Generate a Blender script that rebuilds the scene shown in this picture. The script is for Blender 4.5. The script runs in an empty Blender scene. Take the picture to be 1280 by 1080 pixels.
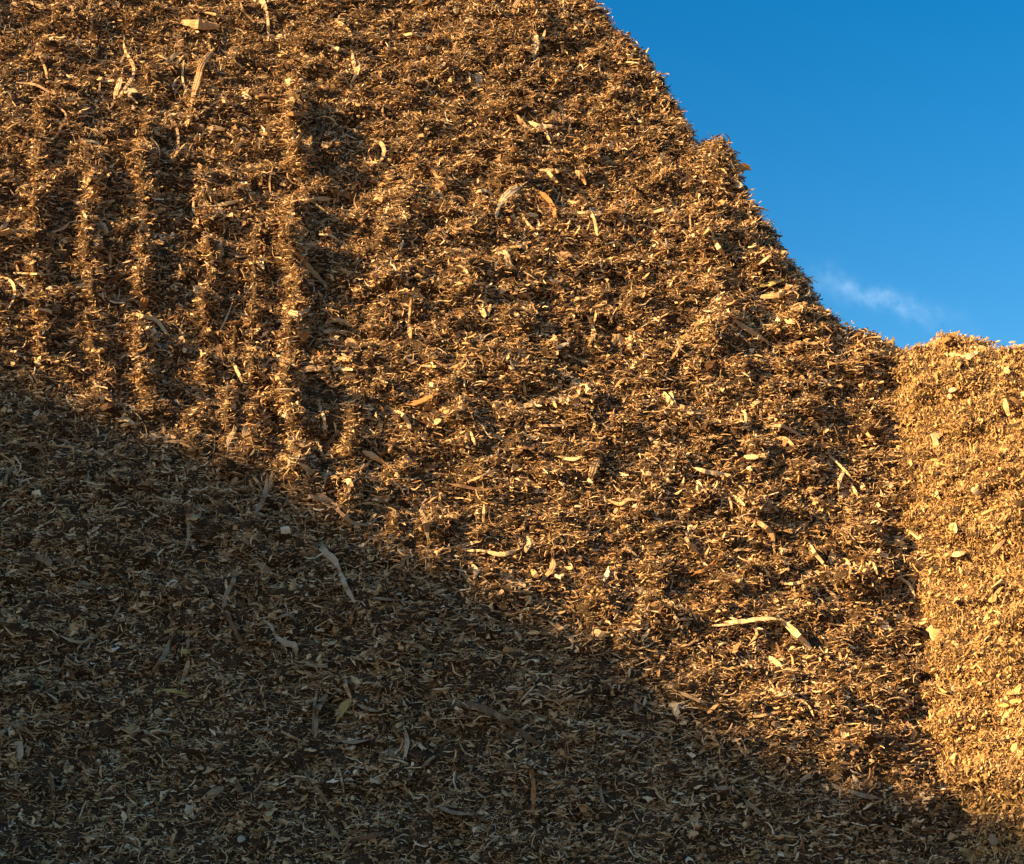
import bpy, math, random
import numpy as np
from mathutils import Vector, Matrix, Euler, noise
from mathutils.bvhtree import BVHTree

random.seed(7)
rng = np.random.default_rng(11)
sc = bpy.context.scene
C = sc.collection

# ------------------------------------------------------------------ camera
W_, H_ = 1280.0, 1080.0                 # size of the photograph
CAM = Vector((0.0, -9.0, 1.7))
PITCH = math.radians(13.0)
LENS = 55.0
cd = bpy.data.cameras.new('camera')
cd.lens = LENS; cd.sensor_width = 36.0; cd.clip_start = 0.1; cd.clip_end = 4000
cam = bpy.data.objects.new('camera', cd); C.objects.link(cam)
cam.location = CAM; cam.rotation_euler = (math.pi/2 + PITCH, 0, 0)
sc.camera = cam

def ray(px, py):
    x = (px - W_/2)/W_*36.0/LENS
    y = -(py - H_/2)/W_*36.0/LENS
    cp, sp = math.cos(PITCH), math.sin(PITCH)
    return Vector((x, cp - y*sp, sp + y*cp)).normalized()

# ------------------------------------------------------------------ light
SUN_EL, SUN_OUT = math.radians(22.0), math.radians(19.5)
S = Vector((-math.cos(SUN_EL)*math.cos(SUN_OUT), -math.cos(SUN_EL)*math.sin(SUN_OUT), math.sin(SUN_EL)))
w = bpy.data.worlds.new('World'); sc.world = w; w.use_nodes = True
nt = w.node_tree; nt.nodes.clear()
N = nt.nodes.new; L = nt.links.new
out = N('ShaderNodeOutputWorld'); bg = N('ShaderNodeBackground'); bg.inputs['Strength'].default_value = 0.061
sky = N('ShaderNodeTexSky'); sky.sky_type = 'NISHITA'; sky.sun_disc = False
sky.sun_elevation = SUN_EL; sky.sun_rotation = math.atan2(S.x, S.y) % (2*math.pi)
sky.air_density = 1.0; sky.dust_density = 0.8; sky.ozone_density = 2.0
hs = N('ShaderNodeHueSaturation'); hs.inputs['Saturation'].default_value = 1.50
hs.inputs['Hue'].default_value = 0.497
L(sky.outputs[0], hs.inputs['Color'])
# thin wisp of cirrus low in the sky
tc = N('ShaderNodeTexCoord')
mp = N('ShaderNodeMapping'); mp.vector_type = 'TEXTURE'
cdir = ray(1096, 373)
az = math.atan2(cdir.x, cdir.y); el = math.asin(cdir.z)
mp.inputs['Rotation'].default_value = (el, 0, -az)
L(tc.outputs['Generated'], mp.inputs['Vector'])
sep = N('ShaderNodeSeparateXYZ'); L(mp.outputs[0], sep.inputs[0])
def M(op, a, b=None, c=None):
    n = N('ShaderNodeMath'); n.operation = op
    for i, v in enumerate((a, b, c)):
        if v is None: continue
        if isinstance(v, (int, float)): n.inputs[i].default_value = v
        else: L(v, n.inputs[i])
    return n.outputs[0]
ns = N('ShaderNodeTexNoise'); ns.inputs['Scale'].default_value = 26; ns.inputs['Detail'].default_value = 6
ns.inputs['Roughness'].default_value = 0.6
L(mp.outputs[0], ns.inputs['Vector'])
# the wisp runs from upper left to lower right: line z = -0.33 x
dn = M('ADD', M('MULTIPLY', sep.outputs[0], 0.38), sep.outputs[2])
dn = M('ADD', dn, M('MULTIPLY', M('SUBTRACT', ns.outputs[0], 0.5), 0.038))
u = M('DIVIDE', sep.outputs[0], 0.036); v = M('DIVIDE', dn, 0.0072)
g = M('POWER', 2.718, M('MULTIPLY', M('ADD', M('MULTIPLY', u, u), M('MULTIPLY', v, v)), -1.0))
ns2 = N('ShaderNodeTexNoise'); ns2.inputs['Scale'].default_value = 85; ns2.inputs['Detail'].default_value = 8
L(mp.outputs[0], ns2.inputs['Vector'])
g = M('MULTIPLY', g, M('MULTIPLY', M('MAXIMUM', M('SUBTRACT', ns2.outputs[0], 0.30), 0.0), 0.62))
mx = N('ShaderNodeMix'); mx.data_type = 'RGBA'
L(g, mx.inputs[0]); L(hs.outputs[0], mx.inputs[6]); mx.inputs[7].default_value = (6.0, 7.6, 9.0, 1)
L(mx.outputs[2], bg.inputs['Color']); L(bg.outputs[0], out.inputs['Surface'])

sd = bpy.data.lights.new('sun', 'SUN'); sd.energy = 5.0; sd.angle = math.radians(0.7); sd.color = (1.0, 0.665, 0.285)
so = bpy.data.objects.new('sun', sd); C.objects.link(so)
so.rotation_euler = S.to_track_quat('Z', 'Y').to_euler()
vs = sc.view_settings
vs.view_transform = 'Standard'; vs.look = 'None'; vs.gamma = 1.0; vs.exposure = 1.66
vs.use_curve_mapping = False
sc.cycles.max_bounces = 6; sc.cycles.diffuse_bounces = 5

# ------------------------------------------------------------------ helpers
def tag(o, label=None, cat=None, group=None, kind=None):
    if label: o['label'] = label
    if cat: o['category'] = cat
    if group: o['group'] = group
    if kind: o['kind'] = kind
    return o

def mesh_obj(name, verts, faces, mat, parent=None, smooth=False, link=True):
    me = bpy.data.meshes.new(name); me.from_pydata(verts, [], faces)
    if smooth: me.polygons.foreach_set('use_smooth', [True]*len(me.polygons))
    if mat: me.materials.append(mat)
    o = bpy.data.objects.new(name, me)
    if link: C.objects.link(o)
    if parent: o.parent = parent
    return o

def ramp_mat(name, stops, rough=0.8, by='random', scale=8.0, spread=0.0, bump=0.0, trans=False):
    m = bpy.data.materials.new(name); m.use_nodes = True
    t = m.node_tree; b = t.nodes['Principled BSDF']
    b.inputs['Roughness'].default_value = rough
    b.inputs['Specular IOR Level'].default_value = 0.08
    r = t.nodes.new('ShaderNodeValToRGB'); e = r.color_ramp.elements
    while len(e) < len(stops): e.new(0.5)
    for k, (p, c) in enumerate(stops): e[k].position = p; e[k].color = (*c, 1)
    tcn = t.nodes.new('ShaderNodeTexCoord')
    nz = t.nodes.new('ShaderNodeTexNoise'); nz.inputs['Scale'].default_value = scale; nz.inputs['Detail'].default_value = 6
    nz.inputs['Roughness'].default_value = 0.7
    t.links.new(tcn.outputs['Object'], nz.inputs['Vector'])
    if by == 'random':
        oi = t.nodes.new('ShaderNodeObjectInfo')
        ma = t.nodes.new('ShaderNodeMath'); ma.operation = 'MULTIPLY_ADD'; ma.inputs[1].default_value = spread
        t.links.new(nz.outputs[0], ma.inputs[0]); 
        mb = t.nodes.new('ShaderNodeMath'); mb.operation = 'SUBTRACT'; mb.inputs[1].default_value = spread*0.5
        ge = t.nodes.new('ShaderNodeNewGeometry'); nb = t.nodes.new('ShaderNodeTexNoise'); nb.inputs['Scale'].default_value = 4.5; nb.inputs['Detail'].default_value = 5
        nb.inputs['Roughness'].default_value = .65; t.links.new(ge.outputs['Position'], nb.inputs['Vector'])
        mc = t.nodes.new('ShaderNodeMath'); mc.operation = 'MULTIPLY_ADD'; mc.inputs[1].default_value = 0.8; mc.inputs[2].default_value = -0.4
        t.links.new(nb.outputs[0], mc.inputs[0]); md = t.nodes.new('ShaderNodeMath'); md.operation = 'ADD'
        t.links.new(mc.outputs[0], md.inputs[0]); t.links.new(oi.outputs['Random'], md.inputs[1])
        t.links.new(md.outputs[0], mb.inputs[0]); t.links.new(mb.outputs[0], ma.inputs[2])
        t.links.new(ma.outputs[0], r.inputs[0])
    else:
        t.links.new(nz.outputs[0], r.inputs[0])
    t.links.new(r.outputs[0], b.inputs['Base Color'])
    if bump:
        bp = t.nodes.new('ShaderNodeBump'); bp.inputs['Strength'].default_value = bump; bp.inputs['Distance'].default_value = 0.01
        t.links.new(nz.outputs[0], bp.inputs['Height']); t.links.new(bp.outputs[0], b.inputs['Normal'])
    return m

# weathered shreds of the cut face, fresher chips of the lit mound, the mass between them
MAT_FACE = ramp_mat('weathered_shreds', [(0.0, (.045,.028,.017)), (.18, (.16,.084,.040)), (.34, (.34,.193,.088)),
                                         (.60, (.53,.335,.160)), (.86, (.66,.47,.255)), (1.0, (.70,.57,.39))], spread=0.4, scale=14)
MAT_MOUND = ramp_mat('fresh_chips', [(0.0, (.17,.095,.042)), (.14, (.34,.205,.092)), (.5, (.51,.318,.130)),
                                     (.85, (.60,.395,.175)), (1.0, (.68,.50,.27))], spread=0.4, scale=14)
MAT_CORE = ramp_mat('gap_shade_core', [(.36, (.016,.010,.006)), (.53, (.085,.053,.030)), (.68, (.32,.21,.12))], by='noise', scale=170, bump=1.0)  # packed core, its colour darkened to stand in for shade in gaps between chips
MAT_EARTH = ramp_mat('yard_ground', [(.35, (.07,.050,.035)), (.5, (.16,.12,.085)), (.68, (.26,.20,.14))], by='noise', scale=14, bump=0.5)

# ------------------------------------------------------------------ shape of the pile
LEAN, RTOP = 0.36, 0.30
SIL = [(300,-420),(480,-300),(600,-180),(680,-80),(733,0),(745,25),(755,38),(770,48),(785,60),(800,78),(812,95),(830,120),(845,140),(856,160),
       (863,184),(870,191),(880,189),(903,189),(911,198),(917,215),(919,232),(924,250),(931,267),(943,288),(958,302),(965,320),(972,337),(983,357),(1001,377),(1013,397),
       (1028,414),(1048,427),(1100,434),(1112,440),(1120,447),(1132,446),(1150,443),(1165,436),
       (1185,426),(1200,424),(1215,427),(1235,433),(1255,430),(1270,435),(1285,440),(1340,452),(1420,440),(1600,450)]
VAL = [(1112,440),(1106,500),(1112,570),(1130,650),(1150,780),(1165,930),(1200,1030)]

def on_plane(px, py, off=0.0):
    d = ray(px, py)             # CAM + t d  on  y = LEAN z + off
    t = (off + LEAN*CAM.z - CAM.y)/(d.y - LEAN*d.z)
    return CAM + d*t

vv = sorted([(p.z, p.x) for p in (on_plane(*q) for q in VAL)])
vz, vx = np.array([a for a, b in vv]), np.array([b for a, b in vv])
def x_valley(z):
    z = np.asarray(z, float)
    return np.interp(z, vz, vx) + .030*np.sin(z*7.3+1)*np.sin(z*3.1) + .016*np.sin(z*19+2) + .010*np.sin(z*43)

def plan(x, z):
    """offset of the face towards +y as the pile turns in plan; the mound right of the valley comes forward"""
    d = x - x_valley(z)
    fwd = np.where(d > 0, 1.9*(1 - np.exp(-d*0.55*np.clip(d/.16, 0, 1)**.5)), 0.0)
    notch = 0.095*np.exp(-((d + 0.03)/0.09)**2)*np.clip((4.0 - z)/1.5, 0.15, 1.0)
    bow = 0.03*np.clip(-1.2 - x, 0, 9)**1.5
    return -fwd + notch - bow

sil = []
for q in SIL:
    p = on_plane(q[0], q[1], RTOP*0.8)
    for _ in range(6):
        p = on_plane(q[0], q[1], RTOP*0.8 + float(plan(p.x, min(p.z, 4.4))))
    sil.append((p.x, p.z))
sil.sort()
sx, sz = np.array([a for a, b in sil]), np.array([b for a, b in sil])
def top(x):
    j = np.array([noise.noise(Vector((float(q)*9, 0, 5)))*.045 + noise.noise(Vector((float(q)*24, 3, 5)))*.025 for q in np.atleast_1d(x)])
    return np.interp(x, sx, sz) + j*np.clip((6.2 - np.interp(x, sx, sz))*3, 0.3, 1)

xs = np.concatenate([np.linspace(-12, -4.2, 90, endpoint=False), np.arange(-4.2, 4.6, 0.018), np.linspace(4.62, 10, 60)])
# face rows (fraction of the height), then over the crown and down the back
nf = 430
fr = np.linspace(0, 1, nf)
nx = len(xs)
arc = np.radians(np.linspace(0, 78, 26))[1:]
back = np.linspace(0, 1, 26)[1:]
ny = nf + len(arc) + len(back)

def field(shape, sx_, sy_, beta=1.0, seed=0):
    """smooth random field, features about sx_ by sy_ cells, unit spread"""
    r = np.random.default_rng(seed)
    f = np.fft.rfft2(r.standard_normal(shape))
    ky = np.fft.fftfreq(shape[0])[:, None]*sy_; kx = np.fft.rfftfreq(shape[1])[None, :]*sx_
    k2 = kx*kx + ky*ky
    f *= np.exp(-k2*6.0)
    a = np.fft.irfft2(f, s=shape); return a/a.std()

hx = top(xs)
hs_ = hx.copy()
Z = np.zeros((ny, nx)); Y = np.zeros((ny, nx)); X = np.tile(xs, (ny, 1))
hc = hx - RTOP*0.75                     # height at which the crown starts to roll back
for j in range(nf):
    Z[j] = hc*fr[j]; Y[j] = LEAN*Z[j]
for k, a in enumerate(arc):
    Z[nf+k] = hc + RTOP*0.75*math.sin(a)/math.sin(arc[-1]); Y[nf+k] = LEAN*hc + RTOP*1.1*(1-math.cos(a))/(1-math.cos(arc[-1])) + LEAN*.3*RTOP*math.sin(a)
for k, b in enumerate(back):
    r0 = nf + len(arc) - 1
    Y[nf+len(arc)+k] = Y[r0] + 9.5*b**1.3
    Z[nf+len(arc)+k] = Z[r0]*(1 - b**1.15) - 0.05*b
Zf = np.minimum(Z, 4.6)
Y += plan(X, Zf)

# relief: broad swells, streaked tooth marks, clods and pits
cell = 0.0155
V_ = Z.copy()                               # distance up the face, carried on over the crown
for k in range(nf, ny): V_[k] = V_[k-1] + (0.018 if k < nf + len(arc) else 0.12)
GX0, GZ0, GNX, GNZ = -12.0, -0.1, 1500, 1024
_gx = np.clip((X - GX0)/cell, 0, GNX-2); _gz = np.clip((V_ - GZ0)/cell, 0, None) % (GNZ-2)
_ix, _iz = _gx.astype(int), _gz.astype(int); _fx, _fz = _gx-_ix, _gz-_iz
def F(wx, wy, seed):
    g_ = field((GNZ, GNX), wx/cell, wy/cell, seed=seed)
    return (g_[_iz, _ix]*(1-_fx)*(1-_fz) + g_[_iz, _ix+1]*_fx*(1-_fz) + g_[_iz+1, _ix]*(1-_fx)*_fz + g_[_iz+1, _ix+1]*_fx*_fz)
streak = F(0.16, 1.6, 3)
str_w = 0.4 + 0.6*np.clip((F(1.2, 1.2, 4)+0.8)/1.6, 0, 1)
D = 0.032*F(1.3, 1.0, 1) + 0.011*F(0.42, 0.30, 2) + 0.006*streak*str_w + 0.012*F(0.14, 0.09, 5) + 0.023*F(0.10, 0.036, 6) + 0.018*F(0.055, 0.026, 7)
# pits where lumps have dropped out
pit = F(0.13, 0.06, 8); D -= 0.030*np.clip(pit - 1.25, 0, 1.6)
# tooth-mark ribs of the left half: photo column, from, to, half width (m), height (m)
RIBS = [(60,190,470,.045,.070),(92,330,480,.04,.045),(125,205,505,.060,.070),(190,185,510,.042,.095),(222,380,500,.03,.04),(262,240,510,.042,.06),(325,290,560,.045,.060),(292,380,540,.03,.045),
        (374,100,600,.062,.110),(8,280,400,.045,.055),(150,330,430,.03,.035),(440,500,640,.05,.04),(893,195,480,.15,.060),(590,380,560,.06,.03),(650,360,520,.05,.025),
        (745,330,560,.05,.025),(825,420,760,.06,.03),(700,560,760,.05,.03),(940,500,800,.05,.035),(1085,440,700,.06,.035),(515,200,420,.06,.03)]
for c, a, b, hw, h in RIBS:
    p0, p1 = on_plane(c, a), on_plane(c, b)
    zt, zb = p0.z, p1.z
    t = np.clip((Z - zb)/(zt - zb), 0, 1); xc = p1.x + (p0.x - p1.x)*t + 0.024*F(9, 0.25, int(c)); h = h*(1.3 if c < 480 else 0.8)
    wz = 1/(1+np.exp(-(Z - zb)/0.05)) * 1/(1+np.exp(-(zt - Z)/0.24))
    d = (X - xc)/hw
    prof = np.where(d < 0, np.exp(-(d/1.15)**2), np.exp(-(d/0.75)**2))   # steeper on the right flank
    D += h*prof*wz*(0.85 + 0.5*F(0.2, 0.10, int(c)+1))
    D -= 0.18*h*np.exp(-((d - 1.9)/0.9)**2)*wz
# long hollow right of the great rib
p0, p1 = on_plane(425, 120), on_plane(425, 560)
D -= 0.022*np.exp(-((X - (p0.x+p1.x)/2)/0.16)**2)*np.exp(-((Z - (p0.z+p1.z)/2)/1.1)**2)
# the mound at the right is smoother
isM = 1/(1+np.exp(-(X - x_valley(np.minimum(Z, 4.4)) - 0.03 + .05*F(.12,.09,61))/0.03))
D = D*(1 - 0.45*isM) + isM*(0.020*F(0.11, 0.08, 31) + 0.012*F(0.05, 0.04, 33) + 0.02*F(0.3,0.2,32))
fade = np.ones(ny)[:, None]; fade[-20:] = 0.3
D *= fade
# outward direction: mostly forward, upward over the crown
P = np.stack([X, Y, Z], -1)
du = np.gradient(P, axis=1); dv = np.gradient(P, axis=0)
Nn = np.cross(du, dv); Nn /= np.linalg.norm(Nn, axis=-1, keepdims=True) + 1e-9
Pd = P + Nn*D[..., None]
Pd[..., 1] -= 0.5*np.clip(D, 0, 1)*(Z < hc)
du = np.gradient(Pd, axis=1); dv = np.gradient(Pd, axis=0)
Nd = np.cross(du, dv); area = np.linalg.norm(Nd, axis=-1); Nd /= area[..., None] + 1e-9

def grid_mesh(name, Pg, i0, i1, mat, parent):
    sub = Pg[:, i0:i1+1]; r, c = sub.shape[:2]
    me = bpy.data.meshes.new(name)
    me.vertices.add(r*c); me.vertices.foreach_set('co', sub.reshape(-1).astype(np.float32))
    idx = np.arange(r*c).reshape(r, c)
    q = np.stack([idx[:-1,:-1], idx[:-1,1:], idx[1:,1:], idx[1:,:-1]], -1).reshape(-1, 4)
    me.loops.add(q.size); me.loops.foreach_set('vertex_index', q.reshape(-1).astype(np.int32))
    me.polygons.add(len(q)); me.polygons.foreach_set('loop_start', np.arange(0, q.size, 4, dtype=np.int32))
    me.polygons.foreach_set('use_smooth', np.ones(len(q), dtype=bool))
    me.update(calc_edges=True); me.validate()
    me.materials.append(mat)
    o = bpy.data.objects.new(name, me); C.objects.link(o)
    if parent: o.parent = parent
    return o

ivx = int(np.searchsorted(xs, float(x_valley(2.8))))
# ------------------------------------------------------------------ ground
gm = mesh_obj('ground', [(-1500,-1500,0),(1500,-1500,0),(1500,1500,0),(-1500,1500,0)], [(0,1,2,3)], MAT_EARTH)
tag(gm, kind='structure')

# a second heap stands out of frame to the left; the sun comes over its crest
EDGE = [(-240,330),(0,452),(130,512),(300,575),(400,612),(480,652),(560,705),(650,745),(750,795),(880,872),(1000,945),(1090,972),(1180,995),(1280,1015),(1500,1080)]
F0 = []
for q in EDGE:
    p = on_plane(*q)
    for _ in range(5): p = on_plane(q[0], q[1], float(plan(p.x, p.z)))
    k = (p.x + 27.0)/-S.x
    F0.append(p + S*k)
F0.sort(key=lambda p: p.y)
for p in F0: pass
cy, cz = np.array([p.y for p in F0]), np.array([p.z for p in F0])
ny2 = 150; ys2 = np.linspace(-14.6, 2.0, ny2)
hv, hf = [], []
ang = np.linspace(-1, 1, 41)
for j, yy in enumerate(ys2):
    hc2 = float(np.interp(yy, cy, cz)) * min(1, max(.01, (yy+14.6)/2.7))**.6 + 0.12*noise.noise(Vector((0, yy*2.5, 3))) + 0.07*noise.noise(Vector((0, yy*7, 9)))
    for a_ in ang:
        wob = 0.25*noise.noise(Vector((a_*4, yy*.8, 1)))*(1-abs(a_))*min(1, abs(a_)*4)
        hv.append((-27 + a_*(11.0 if a_ > 0 else 15.0) + wob, yy, hc2*(1-abs(a_)**1.15) + wob*.5 - .05*abs(a_)))
m_ = len(ang)
for j in range(ny2-1):
    for k in range(m_-1): hf.append((j*m_+k, j*m_+k+1, (j+1)*m_+k+1, (j+1)*m_+k))
tag(mesh_obj('wood_chip_heap', hv, hf, MAT_CORE, smooth=True), 'second tall heap of shredded wood out of frame, shading the lower face', 'wood chip heap')

def root(name, loc, label, cat, group=None):
    o = bpy.data.objects.new(name, None); C.objects.link(o); o.location = loc
    return tag(o, label, cat, group)

# the cut in the pile: split where the mound begins
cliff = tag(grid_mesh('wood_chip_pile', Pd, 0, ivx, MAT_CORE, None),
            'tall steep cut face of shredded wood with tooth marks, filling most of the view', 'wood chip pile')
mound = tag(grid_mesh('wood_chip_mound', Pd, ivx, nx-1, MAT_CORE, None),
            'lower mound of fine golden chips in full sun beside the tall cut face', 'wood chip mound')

# ------------------------------------------------------------------ kinds of chip
def slab(L_, w_, t_, bend=0.0, twist=0.0, taper=0.3, seg=3, rag=0.25, seed=0, wave=0.0):
    """a torn, bent sliver: closed strip of seg+1 ragged stations"""
    r = random.Random(seed); vs_, fs = [], []
    for i in range(seg+1):
        u_ = i/seg - 0.5
        a = bend*u_; x_ = (math.sin(a)/bend if abs(bend) > .01 else u_)*L_; z_ = ((1-math.cos(a))/bend if abs(bend) > .01 else 0)*L_
        ww = w_*(1 - (1-taper)*abs(2*u_)**1.6)*(1 + rag*(r.random()-.5)*2)/2; tt = t_*(0.6+.6*r.random())/2
        off = rag*w_*(r.random()-.5) + wave*L_*math.sin(u_*4.2 + seed*1.7)
        tw = twist*u_; c_, s_ = math.cos(tw), math.sin(tw)
        for (yy, zz) in ((-ww, -tt), (ww, -tt*r.uniform(.4,1.3)), (ww*r.uniform(.7,1), tt), (-ww*r.uniform(.7,1), tt*r.uniform(.4,1.3))):
            vs_.append((x_, off + yy*c_ - zz*s_, z_ + yy*s_ + zz*c_))
    for i in range(seg):
        a, b = 4*i, 4*i+4
        for k in range(4): fs.append((a+k, b+k, b+(k+1) % 4, a+(k+1) % 4))
    fs.append((3,2,1,0)); e = 4*seg; fs.append((e, e+1, e+2, e+3))
    return vs_, fs

def protos(mat, tagname):
    col = bpy.data.collections.new(tagname)
    specs = []
    R_ = random.Random(5)
    for k in range(6): specs.append(slab(1, .32, .08, bend=R_.uniform(-1.1,1.1), twist=R_.uniform(-1.4,1.4), taper=.35, seed=k, seg=4, rag=.45, wave=.04))      # chips
    for k in range(6): specs.append(slab(1, .17, .06, bend=R_.uniform(-1.3,1.3), twist=R_.uniform(-2,2), taper=.25, seed=k+20, seg=5, rag=.4, wave=.05))   # slivers
    for k in range(5): specs.append(slab(1, .62, .10, bend=R_.uniform(-1.0,1.0), twist=R_.uniform(-.9,.9), taper=.6, rag=.55, seed=k+40, seg=4, wave=.05))  # flakes
    for k in range(5): specs.append(slab(1, .06, .045, bend=R_.uniform(-2.0,2.0), twist=R_.uniform(-3,3), taper=.4, rag=.5, seed=k+60, seg=8, wave=.10))  # fibres
    for k in range(3): specs.append(slab(1, .75, .5, bend=.4, taper=.6, rag=.5, seed=k+80, seg=2))  # crumbs
    for k, (v_, f_) in enumerate(specs):
        o = mesh_obj('shred_%02d' % k, v_, f_, mat, link=False); col.objects.link(o)
    return col, len(specs)
COL_F, NP = protos(MAT_FACE, 'face_shreds'); COL_M, _ = protos(MAT_MOUND, 'mound_chips')
KIND = np.array([0]*6 + [1]*6 + [2]*5 + [3]*5 + [4]*3)

def scatter_group(col):
    g_ = bpy.data.node_groups.new('scatter_' + col.name, 'GeometryNodeTree')
    g_.interface.new_socket('Geometry', in_out='INPUT', socket_type='NodeSocketGeometry')
    g_.interface.new_socket('Geometry', in_out='OUTPUT', socket_type='NodeSocketGeometry')
    n = g_.nodes.new; l = g_.links.new
    gi, go = n('NodeGroupInput'), n('NodeGroupOutput')
    iop = n('GeometryNodeInstanceOnPoints'); ci = n('GeometryNodeCollectionInfo')
    ci.inputs['Collection'].default_value = col; ci.inputs['Separate Children'].default_value = True; ci.inputs['Reset Children'].default_value = True
    def attr(nm, ty):
        a = n('GeometryNodeInputNamedAttribute'); a.data_type = ty; a.inputs['Name'].default_value = nm; return a.outputs[0]
    e2r = n('FunctionNodeEulerToRotation'); l(attr('rot', 'FLOAT_VECTOR'), e2r.inputs[0])
    l(gi.outputs[0], iop.inputs['Points']); l(ci.outputs[0], iop.inputs['Instance']); iop.inputs['Pick Instance'].default_value = True
    l(attr('pick', 'INT'), iop.inputs['Instance Index']); l(e2r.outputs[0], iop.inputs['Rotation']); l(attr('size', 'FLOAT_VECTOR'), iop.inputs['Scale'])
    l(iop.outputs[0], go.inputs[0]); return g_
GN_F, GN_M = scatter_group(COL_F), scatter_group(COL_M)

def scatter(name, parent, gn, pos, rot, size, pick, label):
    n = len(pos); me = bpy.data.meshes.new(name); me.vertices.add(n); me.vertices.foreach_set('co', pos.reshape(-1).astype(np.float32))
    for nm, arr in (('rot', rot), ('size', size)):
        a = me.attributes.new(nm, 'FLOAT_VECTOR', 'POINT'); a.data.foreach_set('vector', arr.reshape(-1).astype(np.float32))
    a = me.attributes.new('pick', 'INT', 'POINT'); a.data.foreach_set('value', pick.astype(np.int32))
    o = bpy.data.objects.new(name, me); C.objects.link(o); o.parent = parent
    m = o.modifiers.new('scatter', 'NODES'); m.node_group = gn
    o['kind'] = 'stuff'; o['label'] = label
    return o

# density over the surface: full in the part that can be seen, thinner outside it, none on the back
vis = (X > -4.2 - .35*np.clip(Z-3.5,0,5)) & (X < 4.1) & (Z > 0.5)
dens = area*np.where(vis, 1.0, 0.10); dens *= np.exp(np.clip(0.35*F(.05, .025, 51)*(1-isM), -.6, .6)); dens[nf+len(arc)+6:] = 0; dens[:, :60] = 0
def sample(mask, n):
    p = (dens*mask).ravel(); p = p/p.sum()
    k = rng.choice(p.size, size=n, p=p); r_, c_ = np.unravel_index(k, dens.shape)
    r_ = np.clip(r_, 1, ny-2); c_ = np.clip(c_, 1, nx-2)
    fu, fv = rng.random(n)[:, None]-.5, rng.random(n)[:, None]-.5
    pos = Pd[r_, c_] + fu*(Pd[r_, c_+1]-Pd[r_, c_-1])*.5 + fv*(Pd[r_+1, c_]-Pd[r_-1, c_])*.5
    return pos, Nd[r_, c_], r_, c_

def picks(n, w5):
    kinds = rng.choice(5, size=n, p=np.array(w5)/sum(w5)); out_ = np.zeros(n, int)
    for k in range(5):
        ids = np.where(KIND == k)[0]; m = kinds == k; out_[m] = rng.choice(ids, size=m.sum())
    return out_, kinds

def make_face(n, med, sig, w5, lift, name, label):
    pos, nor, r_, c_ = sample(1 - isM > .5, n)
    pk, kd = picks(n, w5)
    ln = med*np.exp(sig*rng.standard_normal(n)); ln *= np.where(kd == 3, 1.8, 1)*np.where(kd == 4, .55, 1)*np.where(kd == 2, .8, 1)
    ln = np.clip(ln, .006, .16)
    pos = pos + nor*(rng.normal(lift, .016, n))[:, None]
    rot = np.zeros((n, 3)); loose = rng.random(n)
    # bedded flat, long way mostly along the face; some hang loose
    rot[:, 2] = rng.normal(0, .75, n) + np.where(rng.random(n) < .5, math.pi, 0)
    rot[:, 0] = rng.normal(.15, .45, n); rot[:, 1] = rng.normal(0, .26, n)
    m = loose < .16; rot[m] = rng.uniform(-math.pi, math.pi, (m.sum(), 3))
    m = (loose > .16) & (loose < .36); rot[m, 0] += 1.2; rot[m, 1] += rng.normal(0, .5, m.sum())
    size = np.stack([ln, ln*np.exp(.25*rng.standard_normal(n)), ln*np.exp(.25*rng.standard_normal(n))], -1)
    return scatter(name, cliff, GN_F, pos, rot, size, pk, label)

def make_mound(n, med, sig, w5, lift, name, label):
    pos, nor, r_, c_ = sample(isM > .5, n)
    pk, kd = picks(n, w5)
    ln = med*np.exp(sig*rng.standard_normal(n)); ln *= np.where(kd == 3, 1.6, 1)*np.where(kd == 4, .6, 1); ln = np.clip(ln, .006, .12)
    pos = pos + nor*(rng.normal(lift, .011, n))[:, None]
    rot = np.zeros((n, 3))
    rot[:, 2] = rng.normal(.5, .8, n); rot[:, 0] = rng.normal(.9, .6, n); rot[:, 1] = rng.normal(-.45, .55, n)
    m = rng.random(n) < .3; rot[m] = rng.uniform(-math.pi, math.pi, (m.sum(), 3))
    size = np.stack([ln]*3, -1)*np.exp(.2*rng.standard_normal((n, 3)))
    return scatter(name, mound, GN_M, pos, rot, size, pk, label)

make_face(600000, .031, .44, (6, 10, 3, 6, 1), .015, 'wood_shreds', 'matted brown wood shreds')
make_face(340000, .014, .38, (4, 7, 3, 3, 2), .003, 'wood_crumbs', 'small brown bark crumbs')
make_face(18000, .050, .30, (2, 7, 1, 9, 0), .028, 'loose_fibres', 'loose fibres standing off the face')
make_mound(130000, .019, .50, (6, 6, 4, 3, 2), .012, 'wood_chips', 'fine golden wood chips')
make_mound(90000, .011, .35, (5, 4, 3, 1, 3), .010, 'wood_crumbs', 'golden wood crumbs')
make_mound(2500, .045, .35, (4, 5, 2, 4, 0), .018, 'loose_fibres', 'loose golden splinters')

# ------------------------------------------------------------------ single pieces that can be told apart
# the surface the pieces lie on
_i0, _i1 = int(np.searchsorted(xs, -4.1)), int(np.searchsorted(xs, 4.4))
_sub = Pd[:nf+len(arc)+1, _i0:_i1]; _r, _c = _sub.shape[:2]
_id = np.arange(_r*_c).reshape(_r, _c)
_q = np.stack([_id[:-1,:-1], _id[:-1,1:], _id[1:,1:], _id[1:,:-1]], -1).reshape(-1, 4)
BVH = BVHTree.FromPolygons(_sub.reshape(-1, 3).tolist(), _q.tolist())
def depth(px, py):
    h = BVH.ray_cast(CAM, ray(px, py)); return h[3]

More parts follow.
